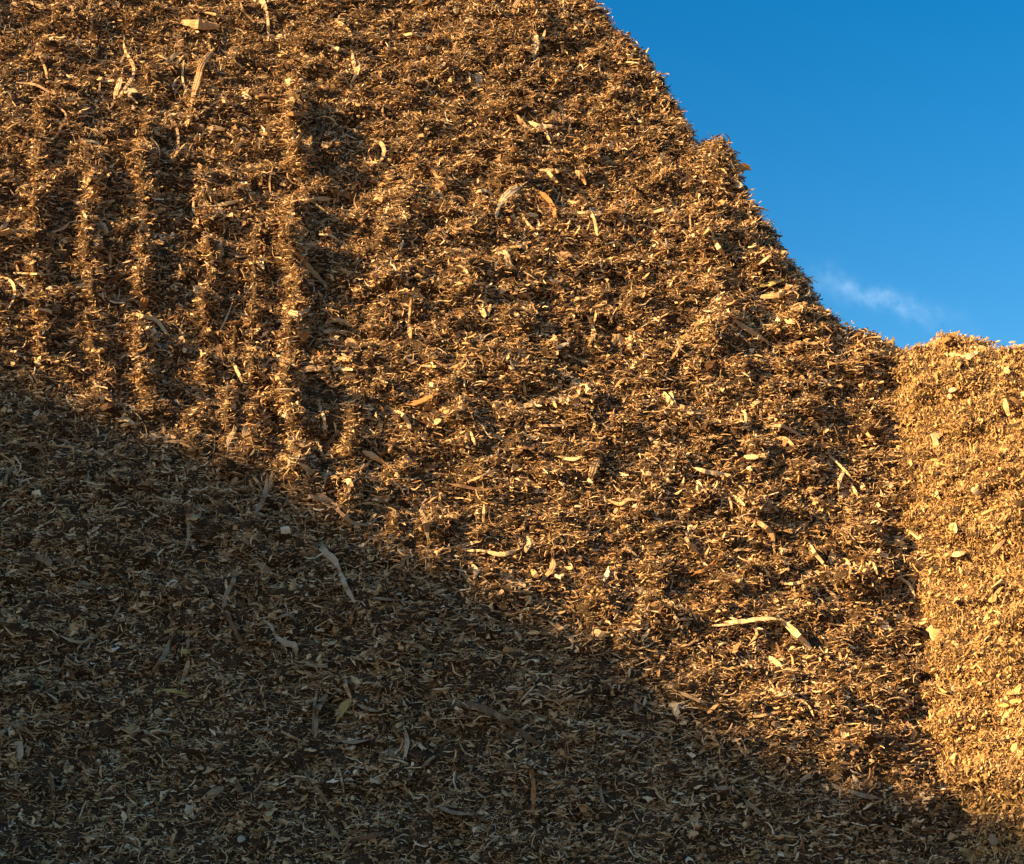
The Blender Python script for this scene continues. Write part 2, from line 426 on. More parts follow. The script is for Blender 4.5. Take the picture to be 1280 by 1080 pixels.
def strip_mat(name, dark, mid, light):
    m = bpy.data.materials.new(name); m.use_nodes = True; t = m.node_tree; b = t.nodes['Principled BSDF']
    b.inputs['Roughness'].default_value = .75; b.inputs['Specular IOR Level'].default_value = .12
    uv = t.nodes.new('ShaderNodeUVMap'); mpn = t.nodes.new('ShaderNodeMapping'); mpn.inputs['Scale'].default_value = (3, 26, 1)
    oi = t.nodes.new('ShaderNodeObjectInfo'); t.links.new(oi.outputs['Random'], mpn.inputs['Location'])
    nz = t.nodes.new('ShaderNodeTexNoise'); nz.inputs['Scale'].default_value = 4; nz.inputs['Detail'].default_value = 5
    t.links.new(uv.outputs[0], mpn.inputs[0]); t.links.new(mpn.outputs[0], nz.inputs['Vector'])
    r = t.nodes.new('ShaderNodeValToRGB'); e = r.color_ramp.elements; e.new(.5)
    for k, (p, c) in enumerate(((.28, dark), (.5, mid), (.72, light))): e[k].position = p; e[k].color = (*c, 1)
    t.links.new(nz.outputs[0], r.inputs[0]); t.links.new(r.outputs[0], b.inputs['Base Color'])
    bp = t.nodes.new('ShaderNodeBump'); bp.inputs['Strength'].default_value = .5; bp.inputs['Distance'].default_value = .003
    t.links.new(nz.outputs[0], bp.inputs['Height']); t.links.new(bp.outputs[0], b.inputs['Normal'])
    return m
TONES = {'P': ('pale', strip_mat('pale_wood', (.38,.25,.125), (.62,.45,.25), (.72,.57,.36))),
         'T': ('tan', strip_mat('tan_wood', (.26,.15,.07), (.48,.30,.155), (.60,.42,.24))),
         'O': ('orange brown', strip_mat('orange_bark', (.20,.085,.03), (.38,.18,.065), (.50,.28,.12))),
         'B': ('brown', strip_mat('brown_bark', (.07,.038,.020), (.17,.095,.05), (.28,.17,.09))),
         'G': ('grey', strip_mat('grey_wood', (.13,.088,.048), (.29,.21,.125), (.42,.325,.21))),
         'W': ('whitish', strip_mat('white_wood', (.28,.21,.13), (.46,.37,.25), (.58,.48,.34))),
         'Y': ('yellowish', strip_mat('yellow_leaf', (.24,.17,.05), (.40,.30,.10), (.50,.40,.18)))}

def spline(pts, n):
    p = [Vector(q) for q in pts]
    if len(p) == 1: p.append(p[0] + Vector((0, 6)))
    if len(p) == 2: return [p[0].lerp(p[1], i/(n-1)) for i in range(n)]
    p = [2*p[0]-p[1]] + p + [2*p[-1]-p[-2]]; m = len(p)-3; out_ = []
    for i in range(n):
        u_ = i/(n-1)*m; k = min(int(u_), m-1); f = u_-k; a, b, c, d = p[k:k+4]
        out_.append(0.5*((2*b) + (c-a)*f + (2*a-5*b+4*c-d)*f*f + (3*b-a-3*c+d)*f**3))
    return out_

FPX = W_*LENS/36.0
def ribbon(pts, w, R_, shape='strip', lift=.036):
    """a cupped, ragged, tapering strip through the given places on the face -> verts, faces, uvs"""
    ln = sum((Vector(a)-Vector(b)).length for a, b in zip(pts, pts[1:])) or 8
    n = max(5, min(26, int(ln/4)+2)); P2 = spline(pts, n)
    ds = [depth(q.x, q.y) for q in P2]; ok = [d for d in ds if d]
    base_d = (sum(ok)/len(ok)) if ok else (on_plane(P2[0].x, P2[0].y) - CAM).length
    ds = [d if d else base_d for d in ds]
    lin = np.polyfit(range(n), ds, 1) if n > 2 else (0, ds[0])
    arch = R_.uniform(.004, .022)*min(1, ln/40); C3 = []
    for i, q in enumerate(P2):
        u_ = i/(n-1); d0 = min(ds[i], lin[0]*i + lin[1])
        d0 = d0 - lift - (.010 if w > 4.5 else 0) - arch*math.sin(math.pi*u_)*2
        C3.append(CAM + ray(q.x, q.y)*d0)
    wm = w*base_d/FPX*0.5*(1.08 if w > 3 else 1.2); V, Fc, UV = [], [], []
    roll0 = R_.uniform(.15, .6); roll1 = R_.uniform(-.6, .6) if w > 3 else 0
    tm = (C3[-1] - C3[0]).normalized(); vw = (CAM - C3[n//2]).normalized(); sm = tm.cross(vw).normalized(); um = sm.cross(tm).normalized()
    if (um*math.cos(.4) - sm*math.sin(.4)).dot(S) < (um*math.cos(.4) + sm*math.sin(.4)).dot(S): roll0, roll1 = -roll0, -roll1
    tp0, tp1 = (R_.uniform(.25, .8), R_.uniform(.1, .5))
    if R_.random() < .5: tp0, tp1 = tp1, tp0
    K = [(-1, .10), (-.72, -.10), (-.40, -.02), (-.02, -.20), (.36, -.05), (.70, -.15), (1, .08), (.5, .28), (-.5, .28)]   # cupped section
    for i, c in enumerate(C3):
        u_ = i/(n-1)
        tg = (C3[min(i+1, n-1)] - C3[max(i-1, 0)]).normalized()
        view = (CAM - c).normalized(); sd_ = tg.cross(view).normalized(); up = sd_.cross(tg).normalized()
        a = roll0 + roll1*u_; s2 = sd_*math.cos(a) + up*math.sin(a); u2 = up*math.cos(a) - sd_*math.sin(a)
        if shape == 'chip': prof = (max(0, math.sin(math.pi*(.08+.84*u_))))**.55
        elif shape == 'leaf': prof = max(.05, math.sin(math.pi*u_))**.9
        elif shape == 'square': prof = 1.0 if 0 < i < n-1 else .85
        elif shape == 'tail': prof = max(.08, (1-u_)**1.1)*min(1, .5+u_*4)
        else: prof = min(1, tp0 + (1-tp0)*u_/.25)*min(1, tp1 + (1-tp1)*(1-u_)/.3)
        wj = wm*prof*(1 + R_.uniform(-.16, .16)*(1 if w > 2.5 else .5))
        th = min(.35*wm, .0045) if shape != 'square' else .006
        off = s2*wm*R_.uniform(-.08, .08)
        for (kx, ky) in K:
            V.append(c + off + s2*(kx*wj) - u2*((ky-.1)*max(wj*.7, .0015) + (th if ky > .2 else 0))); UV.append((u_*ln/30, kx*.5))
    k = len(K)
    for i in range(n-1):
        for j in range(k): Fc.append((i*k+j, (i+1)*k+j, (i+1)*k+(j+1) % k, i*k+(j+1) % k))
    Fc.append(tuple(range(k))[::-1]); Fc.append(tuple((n-1)*k+j for j in range(k)))
    return V, Fc, UV

def knob(px, py, r, R_, groove=0.10):
    d = (depth(px, py) or 10); c = CAM + ray(px, py)*(d - .022); rr = r*d/FPX; V, Fc, UV = [], [], []
    nu, nv = 14, 8
    for i in range(nv+1):
        th = math.pi*i/nv
        for j in range(nu):
            ph = 2*math.pi*j/nu; q = rr*(1 + groove*math.cos(ph*5)*math.sin(th) + R_.uniform(-.06, .06))
            V.append(c + Vector((q*math.sin(th)*math.cos(ph)*1.05, q*.7*math.sin(th)*math.sin(ph), q*math.cos(th)*(.75 if th < 1.5 else 1.0) + q*.25*math.sin(th)*math.cos(ph)))); UV.append((i/nv, j/nu))
    for i in range(nv):
        for j in range(nu): Fc.append((i*nu+j, (i+1)*nu+j, (i+1)*nu+(j+1) % nu, i*nu+(j+1) % nu))
    return V, Fc, UV

# name, tone, [(width, points...)...], label or None; widths and places as read off the photograph.
# L marks the landmarks that the other labels lean on: (short phrase)
PIECES = [
 ('forked_root','P',[(4,(154,50),(157,65),(166,80),(166,95),(155,112),(140,131)),(2.5,(149,100),(125,102)),(2,(125,103),(124,118)),(7,(151,97),(143,124)),(2.5,(157,115),(172,129)),(2,(150,80),(157,66))],'pale forked root with legs spread wide, near the top left of the face','the spread forked root'),
 ('wood_strip','T',[(7.5,(263,66),(252,82),(247,100),(242,118),(239,133))],'long flat straw coloured strip hanging upright high on the face','the long upright straw strip'),
 ('fibre','G',[(2.6,(111,0),(113,18),(115,32),(112,43))]),
 ('fibre','T',[(2.5,(48,68),(55,82),(58,92),(60,103))]),
 ('wood_strip','T',[(3.2,(20,103),(45,106),(62,115),(78,120))]),
 ('fibre','T',[(2.2,(60,125),(82,142),(77,158),(68,172),(58,176))]),
 ('fibre','T',[(2.2,(110,68),(122,75),(130,81))]),
 ('wood_strip','P',[(3.2,(187,72),(200,70),(212,77)),(4.5,(212,77),(218,69),(225,66))]),
 ('wood_chip','B',[(7,(182,84),(200,83),(216,86))]),
 ('fibre','P',[(2.2,(230,75),(228,95),(231,110),(236,125))]),
 ('wood_strip','T',[(3.2,(217,148),(222,165),(222,188),(216,198))]),
 ('fibre','T',[(3,(34,160),(33,172),(28,184))]),
 ('fibre','T',[(2.2,(49,184),(47,193),(40,200),(28,201))]),
 ('wood_strip','P',[(3,(102,175),(120,178),(131,187))]),
 ('fibre','T',[(2.4,(82,0),(90,10),(92,22))]),
 ('wood_chip','T',[(9,(226,27),(250,31),(274,33))],'tan board-like chip lying level above the long upright straw strip','the tan board-like chip'),
 ('wood_chip','P',[(8,(325,-3),(333,12))],'pale broad chip cut by the top edge of the picture','the pale chip at the top edge'),
 ('fibre','P',[(2.6,(332,4),(335,26),(336,47))],'straight pale fibre hanging below the chip at the top edge'),
 ('fibre','T',[(2.2,(300,2),(305,14),(317,27))]),
 ('wood_strip','P',[(3.6,(417,25),(430,32),(438,42),(440,52))]),
 ('forked_root','P',[(4,(411,56),(428,63),(440,66),(457,60)),(4,(440,64),(442,78),(445,93),(438,104)),(2.6,(444,74),(453,86)),(2,(438,58),(440,66))],'star-shaped pale root fork with thin arms, high on the face','the star-shaped root fork'),
 ('wood_chip','T',[(6,(257,163),(268,160),(281,162))]),
 ('fibre','T',[(2.2,(283,165),(292,172),(297,181))]),
 ('wood_chip','P',[(5.5,(302,113),(307,120),(314,123))]),
 ('forked_root','B',[(2.6,(418,130),(407,142),(404,158),(401,170),(391,186)),(2.2,(395,148),(399,160),(402,170))],'thin brown root twig forked like a Y in the dark hollow','the Y-shaped twig in the dark hollow'),
 ('curled_strip','P',[(5,(468,176),(477,180),(480,190),(475,202)),(2.4,(475,203),(450,203))],'pale C-shaped curl with a level tail beside the dark hollow','the C-shaped pale curl'),
 ('fibre','T',[(2.4,(480,130),(478,141),(485,150),(495,151))]),
 ('wood_chip','O',[(6,(356,141),(370,142),(385,140))]),
 ('fibre','T',[(2.2,(250,14),(270,18),(288,22))]),
 ('curled_strip','T',[(5,(650,-1),(645,5),(641,16)),(4,(648,6),(657,1))]),
 ('wood_strip','P',[(8,(668,40),(670,54),(667,70)),(4,(671,51),(679,46),(682,36))],'pale stubby strip ending in a small loop near the skyline','the stubby strip with a loop'),
 ('wood_chip','W',[(8,(594,92),(599,100),(597,111))],'small whitish leaf-shaped chip standing on a dark patch','the whitish leaf-shaped chip'),
 ('fibre','P',[(2.6,(549,83),(555,81),(556,75))]),
 ('wood_strip','T',[(3.2,(568,65),(569,55),(578,46))]),
 ('wood_strip','P',[(3.2,(499,46),(515,42),(527,46))]),
 ('wood_chip','T',[(6.5,(643,143),(650,150),(660,162))]),
 ('bent_strip','P',[(5.5,(661,152),(675,158),(690,157)),(5.5,(681,160),(684,170),(689,180))],'pale bent strip shaped like a T above the broad curl','the T-shaped bent strip'),
 ('fibre','T',[(2.4,(640,140),(655,133),(668,127))]),
 ('wood_chip','T',[(7,(703,147),(718,151))]),
 ('wood_strip','T',[(3.8,(531,197),(538,207),(545,220),(555,232))]),
 ('wood_strip','P',[(3.6,(675,212),(690,213),(707,212)),(4.5,(683,213),(690,221),(697,228))]),
 ('splinter','W',[(2.2,(737,13),(745,10),(757,9))],'white hair-like splinter sticking out against the sky at the top of the skyline','the white splinter on the skyline'),
 ('wood_strip','P',[(5,(117,208),(113,222),(107,231))]),
 ('wood_strip','P',[(4.2,(13,267),(8,279),(-1,288))]),
 ('fibre','P',[(3.4,(242,247),(242,262),(247,276),(241,284))],'zigzag pale fibre hanging alone in a dark groove','the zigzag pale fibre'),
 ('curled_strip','P',[(4.6,(0,346),(12,350),(18,361),(16,375),(10,386))],'pale hoop-shaped curl cut by the left edge of the picture','the hoop at the left edge'),
 ('fibre','P',[(3,(97,257),(104,266),(110,276))]),
 ('wood_chip','P',[(8,(125,279),(135,291))]),
 ('fibre','T',[(3,(65,290),(80,285),(88,276))]),
 ('wood_chip','P',[(9,(103,351),(106,363)),(4,(106,336),(103,350))],'pale tooth-shaped chip below a thin stalk','the tooth-shaped pale chip'),
 ('fibre','T',[(2.4,(198,338),(201,352),(212,355))]),
 ('fibre','P',[(2.4,(224,330),(226,340),(222,350))]),
 ('bark_piece','O',[(9,(183,370),(178,386)),(5,(180,386),(165,391))],'orange brown wedge-shaped bark piece on the left ribs','the orange bark wedge'),
 ('wood_strip','P',[(4.2,(165,392),(182,396),(195,400),(205,412),(212,422))]),
 ('fibre','P',[(3.2,(228,405),(225,415),(233,420))]),
 ('fibre','P',[(2,(17,341),(38,342),(63,343))]),
 ('fibre','T',[(2.4,(84,346),(86,358),(80,366))]),
 ('wood_strip','P',[(4.2,(268,257),(285,254),(301,250))]),
 ('wood_strip','P',[(4.4,(382,246),(395,256),(406,264),(418,271))],'straight pale strip slanting down right across the great rib, the upper one','the upper slanting strip on the great rib'),
 ('wood_chip','T',[(6,(390,248),(413,249))]),
 ('wood_strip','T',[(5.4,(370,316),(383,330),(396,345),(409,359))],'longer tan strip slanting down right across the great rib below the pod-shaped chip','the lower slanting strip on the great rib'),
 ('wood_chip','T',[(9,(375,313),(388,307),(401,305))],'smooth pod-shaped tan chip pointing right from the great rib','the pod-shaped chip'),
 ('wood_chip','Y',[(8,(276,309),(275,322)),(3,(273,298),(276,309))],'small square yellowish chip on a short stalk between two ribs','the square yellowish chip'),
 ('fibre','P',[(2.6,(398,293),(413,294),(425,302))]),
 ('wood_chip','P',[(7,(358,388),(372,392),(386,387))],'bright splintered pale chip lying level across the great rib','the bright splintered chip'),
 ('fibre','P',[(3.2,(274,415),(283,397),(291,377))]),
 ('fibre','P',[(3,(504,300),(500,313))]),
 ('wood_strip','T',[(4.4,(404,408),(415,401),(429,401),(441,408))]),
 ('wood_chip','T',[(6,(404,414),(426,414))]),
 ('fibre','T',[(1.9,(341,208),(337,226),(339,249))]),
 ('curled_strip','W',[(11,(653,231),(641,238),(631,247),(624,256)),(4.5,(625,254),(622,263),(620,272))],'broad whitish curled strip with a narrow tail, widest curl on the face','the broad whitish curl'),
 ('wood_strip','P',[(4.4,(594,240),(608,238),(621,247))]),
 ('curled_strip','O',[(6.5,(669,237),(683,247),(691,259),(694,272))],'orange brown curl arching right of the broad whitish curl','the arching orange curl'),
 ('wood_strip','P',[(3,(652,268),(660,280),(667,286),(677,285)),(2.6,(671,272),(676,288)),(4.5,(659,268),(673,269))],'pale splintered strips forming a small open frame under the broad whitish curl','the open frame of splinters'),
 ('forked_root','T',[(4,(546,234),(552,247),(546,259)),(3,(552,247),(566,245),(581,250))]),
 ('wood_chip','P',[(10,(623,313),(632,321),(637,334))],'pale crescent chip below the broad whitish curl','the pale crescent chip'),
 ('curled_strip','P',[(3.4,(575,332),(583,339),(582,350),(569,357))]),
 ('forked_root','P',[(3.4,(737,262),(743,275),(747,299)),(3,(712,266),(735,265),(746,257))]),
 ('wood_chip','T',[(8,(719,214),(727,220),(732,231))]),
 ('fibre','T',[(2.6,(637,309),(650,308),(661,312))]),
 ('wood_chip','P',[(8,(600,384),(607,396)),(3,(613,380),(610,395))]),
 ('wood_strip','P',[(5.4,(740,405),(742,417),(740,426)),(2.6,(734,395),(741,404)),(2.6,(742,404),(746,391))],'pale Y-shaped splinter stump right of the middle of the sunlit face','the Y-shaped stump'),
 ('wood_strip','T',[(5.4,(510,402),(512,414),(514,423)),(2.6,(514,370),(511,402))]),
 ('fibre','T',[(2.8,(540,400),(544,413),(551,421))]),
 ('wood_chip','T',[(4.6,(714,374),(734,372))]),
 ('splinter','W',[(2.4,(931,239),(944,236))]),
 ('wood_chip','W',[(7,(920,227),(928,236))]),
 ('wood_strip','P',[(5.6,(890,294),(895,304),(901,314),(907,322))],'pale strip slanting down right near the right edge of the tall face','the pale strip near the skyline'),
 ('wood_strip','P',[(4.4,(817,265),(830,262),(840,265))]),
 ('fibre','T',[(2.2,(862,268),(863,286))]),
 ('wood_chip','Y',[(7.5,(950,357),(964,354),(979,349))],'thick yellowish chip close to the skyline, lying level','the thick yellowish chip'),
 ('wood_chip','P',[(4.6,(949,330),(958,323),(964,317))]),
 ('wood_chip','Y',[(5.6,(832,423),(847,426),(859,417))]),
 ('wood_chip','P',[(5,(798,333),(804,339))]),
 ('bark_piece','T',[(6,(918,400),(932,410),(946,419),(961,428))]),
 ('wood_chip','T',[(5.6,(949,371),(965,370),(981,368))]),
 ('fibre','T',[(2.4,(760,389),(765,403))]),
 ('wood_chip','P',[(5.6,(981,399),(994,404))]),
 ('bark_piece','B',[(7,(120,513),(133,508),(150,500),(171,498))],'brown leaf-like bark strip on the edge of the shadow at the left','the leaf-like bark strip'),
 ('wood_strip','G',[(4.6,(28,556),(46,556),(56,569))]),
 ('fibre','T',[(2.4,(60,556),(80,558),(91,560),(92,576))]),
 ('fibre','G',[(3.2,(5,604),(12,588),(26,578))]),
 ('wood_strip','G',[(4.6,(202,494),(199,506))]),
 ('wood_chip','G',[(4.6,(202,528),(206,543))]),
 ('fibre','G',[(2.2,(110,588),(112,613))]),
 ('fibre_tuft','P',[(5,(148,526),(158,524),(168,530)),(4,(150,532),(162,530))]),
 ('fibre','T',[(2.8,(204,552),(225,553),(241,561))]),
 ('wood_strip','P',[(5,(292,454),(298,467),(304,481))],'short pale strip slanting between two ribs left of the great rib','the short pale slanting strip'),
 ('wood_strip','P',[(6,(292,540),(287,549),(285,557)),(2.4,(296,534),(291,543))]),
 ('wood_strip','P',[(4.4,(400,511),(405,523),(406,537))]),
 ('fibre','P',[(3,(397,549),(400,561),(406,570),(415,562))],'pale fish-hook fibre at the foot of the great rib','the fish-hook fibre'),
 ('fibre','P',[(3,(397,592),(407,594),(414,591),(414,600))]),
 ('wood_strip','P',[(6.5,(350,566),(358,574),(363,576))],'short pale slab, left of two end to end at the foot of the great rib','the slab at the rib foot'),
 ('wood_strip','P',[(5.5,(373,579),(383,585),(391,591))],'pale splintered strip, right of two end to end at the foot of the great rib'),
 ('forked_root','G',[(5.4,(334,598),(331,618),(326,630),(319,642)),(3,(315,594),(323,604),(329,616)),(3.2,(341,588),(338,602),(336,615))],'grey tan root splayed like a V on the shadow edge','the V-shaped grey root'),
 ('curled_strip','T',[(8.5,(384,622),(400,621),(412,628),(425,640)),(6,(425,640),(433,648),(442,654))],'broad tan brown strip arching down where the sun gives out','the broad arching tan strip'),
 ('wood_chip','P',[(8,(453,564),(466,570),(479,579))]),
 ('wood_strip','P',[(4.4,(446,588),(461,579))]),
 ('wood_chip','P',[(8,(433,599),(441,608))]),
 ('curled_strip','P',[(4.4,(489,512),(500,516),(508,525),(512,536),(504,551))],'pale bow-shaped strip curving down in the middle of the face','the bow-shaped strip'),
 ('fibre','P',[(3,(452,629),(465,629),(479,633))]),
 ('fibre','T',[(2.8,(262,611),(273,592),(262,578))]),
 ('wood_chip','P',[(4.4,(420,460),(441,462))]),
 ('wood_chip','T',[(8,(371,463),(386,461),(402,460))]),
 ('fibre','T',[(2.4,(330,461),(337,447))]),
 ('wood_chip','O',[(9,(386,437),(400,444))],'square orange brown chip on the right flank of the great rib','the square orange chip'),
 ('bark_piece','B',[(9,(272,430),(276,443))]),
 ('bark_piece','O',[(6.8,(506,505),(521,503),(535,497),(547,492))],'orange brown bark strip lying level near the bow-shaped strip','the level orange bark strip'),
 ('fibre','P',[(3,(655,476),(656,488),(657,501))],'thin pale fibre standing upright in the middle of the sunlit face','the upright middle fibre'),
 ('splinter_tuft','P',[(4.5,(712,491),(715,479),(721,473)),(5.6,(723,472),(724,493)),(2.6,(726,474),(734,483))],'tuft of three pale pegs standing side by side','the tuft of three pegs'),
 ('wood_chip','G',[(6,(651,509),(660,506),(669,509))]),
 ('wood_strip','T',[(3,(674,532),(695,532),(714,531))]),
 ('splinter','P',[(3.2,(582,553),(583,541))],'short pale upright peg, left one of two close together','the two short pegs'),
 ('splinter','P',[(3.6,(588,539),(594,556))],'short pale leaning peg, right one of two close together'),
 ('bark_piece','B',[(9,(645,566),(655,558),(666,562)),(4,(642,546),(654,554),(667,558))],'dark brown wedge with a pale rim right of the two short pegs','the pale-rimmed dark wedge'),
 ('wood_chip','T',[(9,(748,571),(743,583),(738,596))],'upright rusty tan slab in the middle of the face','the upright tan slab'),
 ('fibre','T',[(2.6,(584,602),(600,596),(611,589))]),
 ('wood_strip','B',[(5,(558,604),(580,608),(602,612),(627,609))]),
 ('wood_strip','P',[(4.4,(702,572),(715,574),(727,572))]),
 ('wood_strip','P',[(4.4,(607,571),(626,569)),(2.6,(621,571),(623,560))]),
 ('wood_chip','P',[(6.8,(540,529),(551,525))]),
 ('curled_strip','P',[(2.8,(737,519),(743,528),(741,538))]),
 ('fibre','T',[(2.4,(561,461),(576,454),(584,440))]),
 ('fibre','T',[(2.8,(520,456),(545,458),(567,455))]),
 ('bent_strip','P',[(9,(826,491),(834,498),(841,505)),(5.4,(838,490),(842,504),(849,512),(860,515))],'pale crook-shaped strip with a broad head right of the middle','the crook-shaped strip'),
 ('fibre','T',[(2.4,(861,516),(887,513))]),
 ('curled_strip','P',[(3.2,(924,512),(931,516),(932,527),(928,536))],'thin pale curl like a bracket right of the crook-shaped strip','the bracket-shaped curl'),
 ('wood_strip','P',[(4.6,(788,419),(787,434),(792,442))]),
 ('fibre','T',[(2.6,(769,484),(777,475),(786,472))]),
 ('fibre','T',[(2.8,(851,420),(848,435),(837,451))]),
 ('splinter','P',[(3.2,(914,601),(923,607),(931,614))],'thin pale splinter, upper of two lying parallel above the arching tan strip','the two parallel splinters'),
 ('splinter','P',[(3.6,(917,619),(924,625),(931,632))],'pale splinter, lower of two lying parallel above the arching tan strip'),
 ('wood_strip','P',[(5,(869,585),(885,590),(898,592),(913,594))]),
 ('wood_chip','T',[(6,(803,592),(812,592),(820,597))]),
 ('wood_chip','P',[(6,(826,596),(838,603))]),
 ('wood_strip','T',[(5,(760,625),(775,630),(785,624),(795,625))]),
 ('curled_strip','T',[(4.6,(968,550),(980,548),(992,556))]),
 ('wood_chip','P',[(6,(930,571),(948,571))]),
 ('wood_strip','T',[(3.2,(902,614),(912,625),(915,636))]),
 ('fibre','T',[(2.6,(866,621),(880,612),(884,623))]),
 ('wood_strip','T',[(4.2,(955,534),(975,532),(990,538),(1004,546))]),
 ('wood_chip','G',[(10,(45,697),(55,699),(64,706))],'pale grey chip with a torn corner in the shade at the left','the torn grey chip'),
 ('wood_chip','G',[(8,(94,729),(105,730),(114,734))]),
 ('fibre','G',[(2.8,(150,758),(142,771))]),
 ('forked_root','G',[(2.8,(235,640),(235,676),(228,693)),(7,(236,677),(243,685))]),
 ('wood_strip','G',[(5.4,(212,801),(206,818),(193,835))]),
 ('wood_strip','G',[(5.4,(234,790),(235,809))]),
 ('wood_chip','Y',[(6.5,(226,813),(236,815))],'tiny yellowish square chip between grey strips in the shade','the tiny yellowish square'),
 ('wood_strip','T',[(5.4,(236,826),(230,846))]),
 ('fibre','B',[(2,(202,689),(203,704),(194,721))]),
 ('fibre','T',[(2.8,(75,794),(90,801),(105,802),(114,795))]),
 ('wood_chip','G',[(9,(1,763),(10,767))]),
 ('wood_strip','W',[(8,(401,683),(408,692),(418,700),(425,716)),(6,(425,715),(433,735),(444,754))],'long whitish torn strip slanting through the shade, brightest there','the long whitish torn strip'),
 ('wood_strip','G',[(5.2,(294,714),(291,728),(283,742),(281,758))],'grey upright strip with a slight bend in the shade','the bent grey upright strip'),
 ('wood_strip','G',[(9,(321,703),(331,711),(340,718))]),
 ('wood_strip','W',[(4.5,(328,775),(338,782),(345,796)),(7.5,(345,796),(357,804),(368,807),(371,821))],'whitish grey S-shaped strip hanging in the shade','the S-shaped whitish strip'),
 ('wood_strip','G',[(3.8,(378,826),(392,832),(410,833))]),
 ('wood_strip','B',[(5.6,(283,768),(296,792),(311,823))]),
 ('fibre','G',[(2.8,(335,671),(345,682))]),
 ('wood_chip','G',[(5.6,(304,673),(311,680))]),
 ('wood_strip','G',[(3.8,(467,747),(485,749),(502,750))]),
 ('fibre','G',[(3.2,(376,700),(378,719))]),
 ('wood_strip','G',[(4.4,(344,773),(360,768),(369,774))]),
 ('curled_strip','G',[(3.2,(436,650),(449,655),(463,655),(471,647))]),
 ('wood_strip','G',[(6.2,(526,637),(532,654),(535,673))],'grey tan upright stick by the shadow edge, broad at the top','the grey tan upright stick'),
 ('fibre','P',[(3.2,(605,630),(604,657))]),
 ('forked_root','P',[(4.2,(573,684),(585,680),(598,677)),(3.2,(574,684),(590,688),(606,688))],'pale splinter split like open jaws near the shadow edge','the open-jawed splinter'),
 ('wood_strip','P',[(5.2,(609,690),(628,693),(647,687))]),
 ('wood_chip','P',[(7,(658,671),(661,680),(656,690))]),
 ('bent_strip','T',[(7,(692,697),(690,711),(680,722)),(6.6,(664,712),(673,724))],'tan V of two broad splinters just above the shadow edge','the V of broad splinters'),
 ('fibre','G',[(2.8,(576,714),(584,724),(588,734))]),
 ('fibre','G',[(3.2,(510,694),(510,709))]),
 ('fibre','G',[(3.2,(532,774),(554,775))]),
 ('wood_chip','G',[(9,(644,813),(653,816))]),
 ('wood_chip','P',[(7,(645,730),(657,732))]),
 ('wood_chip','P',[(11,(743,788),(756,797))],'bright pale lump of a chip catching the last sun at the shadow edge','the bright lump at the shadow edge'),
 ('fibre','P',[(2.8,(744,722),(761,718))]),
 ('wood_strip','P',[(6,(903,777),(925,777),(945,774),(965,773),(977,775)),(7.5,(975,774),(990,787),(1002,799),(1014,811)),(2.4,(925,779),(905,781),(890,782)),(2.6,(925,776),(910,771))],'longest pale strip, bent like an elbow, low on the sunlit face','the long elbow strip'),
 ('curled_strip','T',[(5.4,(929,647),(945,652),(958,660),(966,672),(968,686))],'tan strip arching over and hanging down, above the long elbow strip','the arching tan strip'),
 ('wood_strip','T',[(4.4,(857,671),(863,682),(873,691))]),
 ('wood_strip','O',[(4.6,(869,716),(882,712),(892,704))]),
 ('wood_chip','P',[(8,(792,735),(800,738),(807,742))]),
 ('wood_strip','P',[(3.4,(795,767),(801,775),(803,782))]),
 ('wood_strip','P',[(3.4,(801,801),(812,787))]),
 ('wood_strip','T',[(3.4,(857,809),(871,799))]),
 ('curled_strip','T',[(3.2,(943,784),(946,793),(937,804))]),
 ('wood_strip','P',[(5.4,(960,821),(970,828),(978,833))]),
 ('curled_strip','T',[(2.8,(909,696),(922,687),(936,688))]),
 ('fibre','T',[(2,(890,819),(892,841))]),
 ('fibre','P',[(2.8,(847,775),(857,773),(866,774))]),
 ('fibre','P',[(3.2,(956,711),(964,723))]),
 ('wood_strip','P',[(3.4,(980,730),(1000,728),(1005,719))]),
 ('forked_root','P',[(4.6,(1055,588),(1050,599),(1048,611)),(2.8,(1033,566),(1045,577),(1056,588),(1068,601)),(2.6,(1035,576),(1040,588),(1048,592))],'pale forked root near where the tall face meets the golden mound','the fork near the mound'),
 ('wood_strip','P',[(5.4,(1011,679),(1018,691),(1029,704))],'pale slanting splinter with a broad middle, low at the right of the tall face','the broad-middled splinter'),
 ('wood_strip','T',[(3.2,(1021,721),(1035,738),(1044,745),(1048,757))]),
 ('curled_strip','T',[(2.8,(1045,697),(1058,700),(1063,711),(1060,726))]),
 ('wood_strip','P',[(3.2,(1124,721),(1137,731),(1144,746))]),
 ('splinter','W',[(4.6,(1117,769),(1127,771),(1137,776))],'white-ended splinter at the seam between face and mound','the white-ended splinter'),
 ('wood_chip','P',[(3.6,(1144,782),(1158,777))]),
 ('wood_strip','P',[(5.4,(1063,607),(1072,618))]),
 ('fibre','P',[(2.8,(1091,702),(1097,718))]),
 ('fibre','P',[(3.2,(1136,663),(1149,674)),(3.2,(1118,680),(1137,668))]),
 ('wood_chip','P',[(5.4,(1195,666),(1193,654))]),
 ('wood_chip','W',[(8,(1215,610),(1224,619))],'white angular chip beside a dark hole in the golden mound','the white angular chip'),
 ('wood_chip','P',[(9,(1190,694),(1206,690))]),
 ('wood_chip','T',[(5.4,(1239,691),(1256,675))]),
 ('wood_board','O',[(5.2,(1171,431),(1185,423),(1200,414))],'orange brown board-like splinter poking out of the crest of the golden mound','the board on the mound crest'),
 ('wood_chip','P',[(8,(1188,442),(1205,447),(1222,440))],'large pale flake just under the crest of the golden mound','the large crest flake'),
 ('wood_chip','P',[(6,(1256,498),(1258,510),(1261,520))],'pale wedge standing upright in the golden mound at the right','the upright wedge in the mound'),
